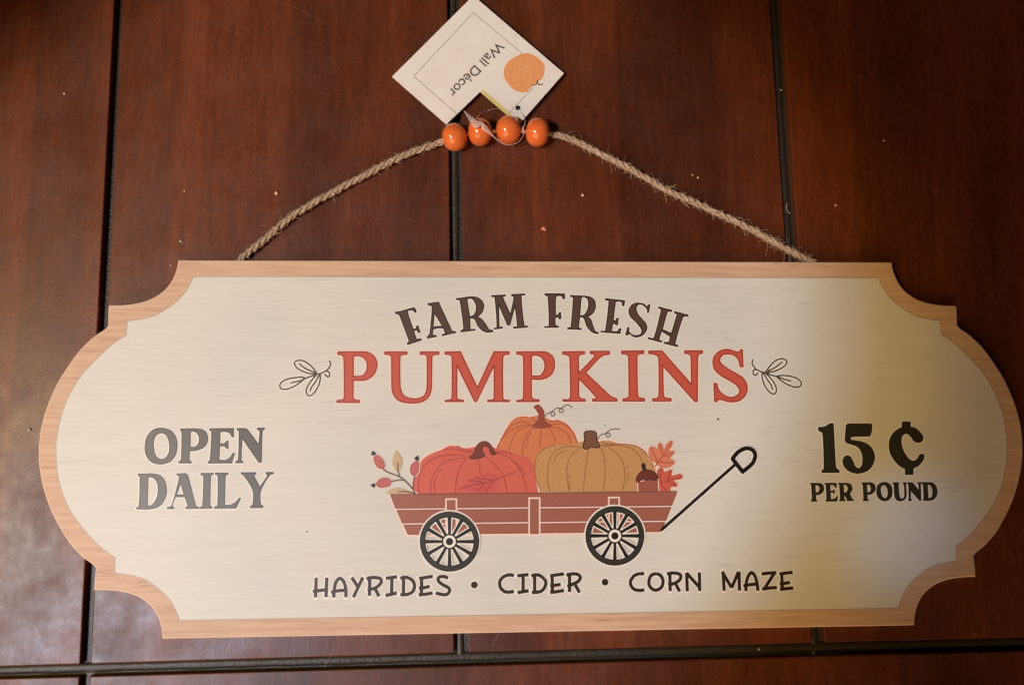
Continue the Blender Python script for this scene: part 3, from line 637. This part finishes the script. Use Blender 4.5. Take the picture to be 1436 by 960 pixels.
def cord(label, ppx, zs, pitch, ph, nfib, fuzz_at=()):
    zc = .0021
    path = []
    sp = spline([(u, v, False) for u, v in ppx], False, 10)
    for i, (u, v) in enumerate(sp):
        z = zs[0] + (zs[1]-zs[0])*min(1, i/6.0) if i < 6 else zs[1]
        if i > len(sp)-7: z = zs[1] + (zs[2]-zs[1])*((i-len(sp)+7)/6.0)
        path.append(P(u, v, z))
    path = resample(path, .00035)
    vs, fs = [], []
    up = Vector((0,0,1)); n = len(path)
    fr = []
    for i, p in enumerate(path):
        d = (path[min(i+3, n-1)] - path[max(i-3, 0)]).normalized(); a = d.cross(up).normalized(); fr.append((d, a, a.cross(d)))
    for s in range(3):
        pts = []
        for i, p in enumerate(path):
            an = ph + 2*math.pi*s/3 + 2*math.pi*i*.00035/pitch + .35*math.sin(i*.021+s)
            rr = .00070*(1 + .1*math.sin(i*.05+s*2)); d, a, b = fr[i]
            pts.append(p + a*math.cos(an)*rr + b*math.sin(an)*rr)
        # every strand is itself a bundle of twisted yarns
        for y in range(4):
            q = []
            for i, p in enumerate(pts):
                an = y*math.pi/2 - 2*math.pi*i*.00035/.0085 + s; d, a, b = fr[i]
                q.append(p + (a*math.cos(an) + b*math.sin(an))*(.00036 + .00007*math.sin(i*.13+y*2+s)))
            tube(vs, fs, q[::2], lambda t, y=y: .00046*(1 + .16*math.sin(t*190+y*1.7) + .08*math.sin(t*477+y)), 6)
    o = mesh('hanging_cord', vs, fs, M_JUTE, sign, label, smooth=True)
    vs, fs = [], []
    for k in range(nfib):
        i = random.randrange(8, n-8)
        if fuzz_at and random.random() < .3: i = min(n-8, max(8, int(n*random.choice(fuzz_at) + random.gauss(0, 14))))
        d, a, b = fr[i]; an = random.uniform(-.5, math.pi+.5)
        o1 = path[i] + (a*math.cos(an) + b*math.sin(an))*.0013
        L = abs(random.gauss(0, .0012)) + .0006
        dirv = (a*math.cos(an)*random.uniform(.3, 1) + b*math.sin(an)*.35 + d*random.choice((-1, 1))*random.uniform(.4, 1.4)).normalized()
        curl = Vector((random.gauss(0, 1), random.gauss(0, 1), random.gauss(-.3, .3)))*.35
        pts = [o1 + dirv*L*s + curl*L*s*s for s in (0, .35, .7, 1)]
        pts = [Vector((p.x, p.y, max(p.z, .0002))) for p in pts]
        tube(vs, fs, pts, random.uniform(.00004, .00008), 3)
    f = mesh('loose_fibres', vs, fs, M_JUTE, o); f['kind'] = 'stuff'
    return path
lp = cord('left run of twisted jute cord', [(331, 371.5), (343, 358.5), (375.7, 331.5), (402, 308.5), (431.4, 289.1), (476, 264.6), (511.6, 245.7), (542.8, 229), (570, 216.5), (600, 205.5), (630, 196)], (.0030, .0026, .006), .0105, 0, 230)
rp = cord('right run of twisted jute cord, frayed near the sign', [(762, 186), (785, 190.5), (805, 197), (840, 214.5), (873.4, 231.2), (906.9, 250), (935.8, 266.9), (973.7, 283.6), (1009.4, 300.3), (1040.6, 314.8), (1076.2, 333.7), (1107.4, 351.5), (1130, 363), (1144, 370)], (.006, .0026, .0030), -.0105, 1, 620, (.28, .45, .78, .86, .93, .97))
# cord seen between the beads
M_BEAD = mat('glossy_orange_paint', srgb(228, 112, 54), .16, .5, **{'Coat Weight': .35, 'Coat Roughness': .08}); t = NT(M_BEAD)
t.l.new(t.ramp(t.noise(t.coords((1,1,1)), 120, 3, .6), [(.3, srgb(222, 104, 46)), (.7, srgb(234, 118, 58))]), t.b.inputs['Base Color'])
BE = [(637.5, 192.1, 18.0, 20.0, .22), (673.0, 184.6, 17.4, 20.4, .05), (712.8, 182.3, 18.2, 20.6, 0.0), (754.0, 185.4, 17.6, 20.8, -.1)]
def make_bead(u, v, ra, rb, tilt):
    c = P(u, v, .0062); s = (c - CL).length/F * 1000     # mm per px there
    ax, r = ra*.290, rb*.290
    vs, fs = [], []; NU, NV = 40, 28; hole = .9
    prof = [(hole*.9, -ax*.75), (hole, -ax*.97)]
    for k in range(1, NV):
        a = math.pi*k/NV
        rr = r*abs(math.sin(a))**.86; xx = -ax*math.copysign(abs(math.cos(a))**.94, math.cos(a))
        if rr > hole*1.15: prof.append((rr, xx))
    prof += [(hole, ax*.97), (hole*.9, ax*.75)]
    for rr, xx in prof:
        for k in range(NU):
            a = 2*math.pi*k/NU; vs.append(Vector((xx/1000, rr*math.cos(a)/1000, rr*math.sin(a)/1000)))
    for i in range(len(prof)-1):
        for k in range(NU): fs.append((i*NU+k, i*NU+(k+1) % NU, (i+1)*NU+(k+1) % NU, (i+1)*NU+k))
    fs.append(tuple(range(NU))); fs.append(tuple((len(prof)-1)*NU+k for k in range(NU))[::-1])
    M = Matrix.Rotation(tilt, 4, 'Z')
    vs = [M @ p + Vector((c.x, c.y, r/1000 + .0001)) for p in vs]
    o = mesh('bead', vs, fs, M_BEAD, sign, smooth=True)
    bm = bmesh.new(); bm.from_mesh(o.data); bmesh.ops.recalc_face_normals(bm, faces=bm.faces); bm.to_mesh(o.data); bm.free()
    return c
bc = [make_bead(*b) for b in BE]
vs, fs = [], []
M_CORE = mat('pale_cord_core', srgb(214, 170, 140), .8)
for a, b in zip(bc, bc[1:]): tube(vs, fs, [a.lerp(b, s) - Vector((0,0,.0003)) for s in (.3, .5, .7)], .0009, 8)
mesh('cord_between_beads', vs, fs, M_CORE, sign, smooth=True)

# ------------------------------------------------------------------ the hang tag
ZT = .0036
tag = thing('hang_tag', (P(665, 80, 0).x, P(665, 80, 0).y, 0), 'cream cardboard tag with a cut corner and orange pumpkin print, tied to the beads', 'tag')
M_CARD = mat('cream_card', srgb(240, 232, 222), .42); t = NT(M_CARD)
t.l.new(t.ramp(t.noise(t.coords((1,1,1)), 160, 4, .6), [(.3, srgb(236, 227, 216)), (.7, srgb(243, 236, 227))]), t.b.inputs['Base Color'])
card_px = [(663.8, -5.8), (790.9, 103.0), (727.5, 175.0), (673.3, 128.8), (625.9, 174.6), (549.6, 107.7)]
cl = to_plane(card_px, ZT)
def round_loop(l, r, n=4):
    out = []; N = len(l)
    for i in range(N):
        a, b, c = (np.array(l[i-1]), np.array(l[i]), np.array(l[(i+1) % N]))
        p = b + (a-b)/np.linalg.norm(a-b)*r; q = b + (c-b)/np.linalg.norm(c-b)*r
        for k in range(n+1):
            s = k/n; out.append(tuple((1-s)**2*p + 2*s*(1-s)*b + s*s*q))
    return out
cl = round_loop(cl, .35); hole = circle(726.5, 151.4, 3.5, ZT, 20)
v, f = fill([cl, hole]); th = .0004
vs = [(x/1000, y/1000, ZT) for x, y in v] + [(x/1000, y/1000, ZT-th) for x, y in v]; nv = len(v); ff = []
for tr in f:
    if area([v[i] for i in tr]) < 0: tr = tr[::-1]
    ff.append(tr); ff.append(tuple(i+nv for i in tr[::-1]))
for l in (cl, hole):
    idx = [min(range(nv), key=lambda j: (v[j][0]-p[0])**2 + (v[j][1]-p[1])**2) for p in l]
    for i in range(len(idx)):
        a, b = idx[i], idx[(i+1) % len(idx)]
        if a != b: ff.append((a, b, b+nv, a+nv))
mesh('card', vs, ff, M_CARD, tag)
K_TLINE = ink('grey_tag_line', 150, 136, 120); K_TTXT = ink('grey_tag_ink', 96, 84, 74)
flat('frame_line', [strokes('TG', ["175,468* 540,80*", "540,80* 840,328*", "175,468* 440,698*", "905,540* 762,690*"], .85, 2, ZT)], .03, K_TLINE, tag, z=ZT)
K_Y1 = ink('yellow_tag_ink', 226, 204, 122); K_Y2 = ink('pale_yellow_tag_ink', 226, 212, 160)
flat('yellow_corner', [fill([to_plane([(x, y) for x, y, _ in parse('TG', "585,566 600,545 780,700 758,716")], ZT)])], .028, K_Y2, tag, z=ZT)
flat('yellow_edge', [fill([to_plane([(x, y) for x, y, _ in parse('TG', "600,578 622,572 768,706 752,712")], ZT)])], .032, K_Y1, tag, z=ZT)
K_TPK = mottled('tag_pumpkin_ink', 238, 164, 106); K_TPL = ink('tag_script_ink', 240, 182, 130)
L = [to_plane(spline(parse('TO', "310,140 370,130 440,145 520,190 590,260 600,340 570,440 510,480 450,530 400,590 330,610 230,580 150,500 105,420 100,340 140,250 210,190"), True), ZT)]
o = flat('printed_pumpkin', [fill(L)], .04, K_TPK, tag, 'small orange pumpkin print on the tag', z=ZT)
flat('rib_lines', [strokes('TO', ['390,600 330,560 300,480 330,300 370,135', '330,608 230,540 180,420 230,240 330,140', '440,540 470,420 450,250 380,132', '505,480 560,400 540,260 450,150'], .7, 4, ZT)], .05, ink('tag_pumpkin_line_ink', 226, 146, 92), o, z=ZT)
flat('script_lines', [strokes('TO', ["200,480 215,440 235,470 250,430 270,450", "230,390 260,350 280,385 300,330 330,350 345,300", "340,330 365,290 380,320 400,270 430,290 445,240", "290,420 320,390 350,400 380,350 410,360", "400,220 440,190 465,215"], .9, 4, ZT)], .06, K_TPL, o, z=ZT)
flat('printed_stem', [strokes('TO', ["455,520 485,518 510,492 530,515 575,508", "510,492 513,462"], 1.5, 4, ZT)], .07, ink('dark_olive_tag_ink', 74, 60, 34), o, z=ZT)
# the lettering on the tag: the built-in font, laid on the card
def tag_text(s, a_px, b_px, cap_px):
    cu = bpy.data.curves.new('tmp', 'FONT'); cu.body = s; cu.size = 1.0; cu.offset = .008; cu.fill_mode = 'FRONT'
    ob = bpy.data.objects.new('tmp', cu); COL.objects.link(ob); dg = bpy.context.evaluated_depsgraph_get(); dg.update()
    me = bpy.data.meshes.new_from_object(ob.evaluated_get(dg)); bpy.data.objects.remove(ob)
    xs = [v.co.x for v in me.vertices]; x0, x1 = min(xs), max(xs)
    a, b = P(*a_px, ZT), P(*b_px, ZT); d = b-a; L = d.length; d.normalize(); up = Vector((-d.y, d.x, 0))
    kx = L/(x1-x0); ky = cap_px*.2915e-3/.73
    off = tag.location
    for v in me.vertices:
        q = a + d*((v.co.x-x0)*kx) + up*(v.co.y*ky); v.co = Vector((q.x, q.y, ZT + .00004)) - off
    me.materials.clear(); me.materials.append(K_TTXT); me.name = 'lettering'
    o = link('lettering', me, tag); o['label'] = 'grey words Wall Décor'
    return o
tag_text('Wall Décor', (615+765/9.14, 40+165/9.14), (615+115/9.14, 40+812/9.14), 15.2)
# clear plastic fastener looped round the beads
M_PLAS = mat('milky_plastic', (.93, .70, .62), .25, .5, **{'Transmission Weight': .6, 'IOR': 1.45})
vs, fs = [], []
def pl(lst): return [P(600+x/6.527, 140+y/6.527, z) for x, y, z in lst]
def smooth3(pts, n=8):
    out = []
    for i in range(len(pts)-1):
        p0, p1, p2, p3 = pts[max(i-1,0)], pts[i], pts[i+1], pts[min(i+2, len(pts)-1)]
        for k in range(n):
            s = k/n; out.append(.5*((2*p1) + (p2-p0)*s + (2*p0-5*p1+4*p2-p3)*s*s + (3*p1-p0-3*p2+p3)*s**3))
    return out + [pts[-1]]
def wide(lst, h=.00035):
    """a flat tapering blade: (x, y, z, half width px)"""
    c = pl([q[:3] for q in lst]); wv = [q[3] for q in lst]; c2 = smooth3(c); n = len(c2); n0 = len(vs); K = 10
    for i, p in enumerate(c2):
        t_ = i/(n-1)*(len(wv)-1); j = min(int(t_), len(wv)-2); w_ = (wv[j] + (wv[j+1]-wv[j])*(t_-j))*.0002915*.8
        d = (c2[min(i+1, n-1)] - c2[max(i-1, 0)]).normalized(); a = d.cross(Vector((0,0,1))).normalized(); b = a.cross(d)
        hh = min(h, w_)
        for k in range(K): an = 2*math.pi*k/K; vs.append(p + a*math.cos(an)*w_ + b*math.sin(an)*hh)
    for i in range(n-1):
        for k in range(K): fs.append((n0+i*K+k, n0+i*K+(k+1) % K, n0+(i+1)*K+(k+1) % K, n0+(i+1)*K+k))
    fs.append(tuple(n0+k for k in range(K))[::-1]); fs.append(tuple(n0+(n-1)*K+k for k in range(K)))
wide([(330,100,.0105,.6), (372,150,.0118,2.6), (410,190,.0128,6.2), (445,225,.0132,7.0), (480,215,.0134,4.6), (500,225,.0134,3.6), (520,255,.0132,5.4), (555,290,.0128,3.6), (600,335,.0118,1.3), (660,385,.0100,.9), (700,404,.0090,1.2), (760,412,.0082,.6), (830,385,.0080,.6), (872,330,.0075,.6), (880,280,.0072,.8)])
wide([(450,165,.0130,.5), (480,130,.0122,.4), (540,100,.0090,.4), (600,85,.0050,.4), (660,80,.0042,.4)])
wide([(878,285,.0072,1.6), (868,262,.0078,1.9), (884,235,.0074,1.0), (890,200,.0058,.5), (880,160,.0044,.5), (840,100,.0038,.5), (824,76,.0034,.5)])
mesh('plastic_fastener', vs, fs, M_PLAS, tag, 'milky plastic tie looped round the beads', smooth=True)

# ------------------------------------------------------------------ crumbs and lint on the table
M_CR = mat('pale_crumb', srgb(232, 190, 160), .7); M_LINT = mat('grey_lint', srgb(180, 160, 140), .8)
def crumb(name, u, v, size, label, cat, m=M_CR, z0=0.0, blobs=1):
    c = P(u, v, z0); o = thing(name, (c.x, c.y, z0), label, cat, 'crumbs and lint on the tabletop')
    bm = bmesh.new()
    for b in range(blobs):
        s = size*.0002915*(1 if b == 0 else random.uniform(.4, .7))
        r = bmesh.ops.create_icosphere(bm, subdivisions=2, radius=s)
        off = Vector((random.uniform(-1, 1)*s*2.1, random.uniform(-1, 1)*s*1.6, 0)) if b else Vector((0,0,0))
        for w_ in r['verts']:
            w_.co = Vector((w_.co.x*random.uniform(.75, 1.15), w_.co.y*random.uniform(.75, 1.15), w_.co.z*.7)) + off + Vector((0, 0, s*.68))
    me = bpy.data.meshes.new(name); bm.to_mesh(me); bm.free(); link('crumb_body' if cat == 'crumb' else 'lint_body', me, o, m)
for a in ((388, 271.5, 2.6, 'round tan crumb above the left cord'), (259, 268, 1.3, 'tiny crumb left of the left cord'), (817, 274, 2.2, 'small white crumb under the right cord'),
          (971, 245.5, 1.2, 'left one of two tiny crumbs above the right cord'), (978.5, 249.3, 1.5, 'right one of two tiny crumbs above the right cord'),
          (1171.5, 288, 1.8, 'pale crumb right of the right groove, above the sign'), (1239, 197.5, 1.5, 'slim pale crumb on the dark upper right plank'),
          (91, 132, 1.8, 'tan crumb on the upper left plank'), (360.5, 390-17, 1.1, 'speck just above the top left edge of the sign'), (240, 372, 1.1, 'speck beside the upper left scallop of the sign')):
    crumb('crumb', a[0], a[1], a[2], a[3], 'crumb')
crumb('crumb', 762, 321, 2.6, 'ragged pink crumb in the middle under the beads', 'crumb', mat('pink_crumb', srgb(240, 150, 120), .7), 0, 6)
crumb('lint', 1095, 127, 1.7, 'white lint dot in the upper right groove', 'lint', M_LINT, -.0018)
crumb('lint', 1064, 909, 1.8, 'white lint dot in the cross groove under the sign', 'lint', M_LINT, -.0018)
crumb('lint', 42, 602, 2.2, 'wisp of pale lint at the left end of the sign', 'lint', M_LINT, 0, 4)
crumb('lint', 254, 338, 1.8, 'wisp of lint above the upper left corner of the sign', 'lint', M_LINT, 0, 4)
c = [P(u, v, -.0014) for u, v in ((1104, 285), (1103, 291), (1105, 297), (1108, 299))]
vs, fs = [], []; o = thing('lint', (c[0].x, c[0].y, -.0015), 'curled white thread in the right groove above the cord', 'lint', 'crumbs and lint on the tabletop')
tube(vs, fs, smooth3(c, 5), .00018, 6); mesh('thread', vs, fs, M_LINT, o)
# fine dust
vs, fs = [], []
for k in range(130):
    gsel = random.random()
    if gsel < .45:
        l, r = random.choice(((g1l, g1r), (g2l, g2r), (g3l, g3r))); y = random.uniform(0, 930); x = random.uniform(l(y)+2, r(y)-2); z = -.0021
    elif gsel < .6: x = random.uniform(0, 1436); y = random.uniform(ht(x)+3, hb(x)-3); z = -.002
    else: x, y, z = random.uniform(0, 1436), random.uniform(0, 960), 0.0002
    p = P(x, y, z); s = random.uniform(.00005, .00014); n0 = len(vs)
    for q in ((1,0,0), (-.5,.9,0), (-.5,-.9,0), (0,0,1.1)): vs.append(p + Vector(q)*s)
    fs += [(n0, n0+1, n0+3), (n0+1, n0+2, n0+3), (n0+2, n0, n0+3)]
# dust under the sign would be inside it: leave it out
du = mesh('dust', vs, fs, M_LINT, None); du['kind'] = 'stuff'; du['label'] = 'fine pale dust specks scattered over the tabletop'; du['category'] = 'dust'
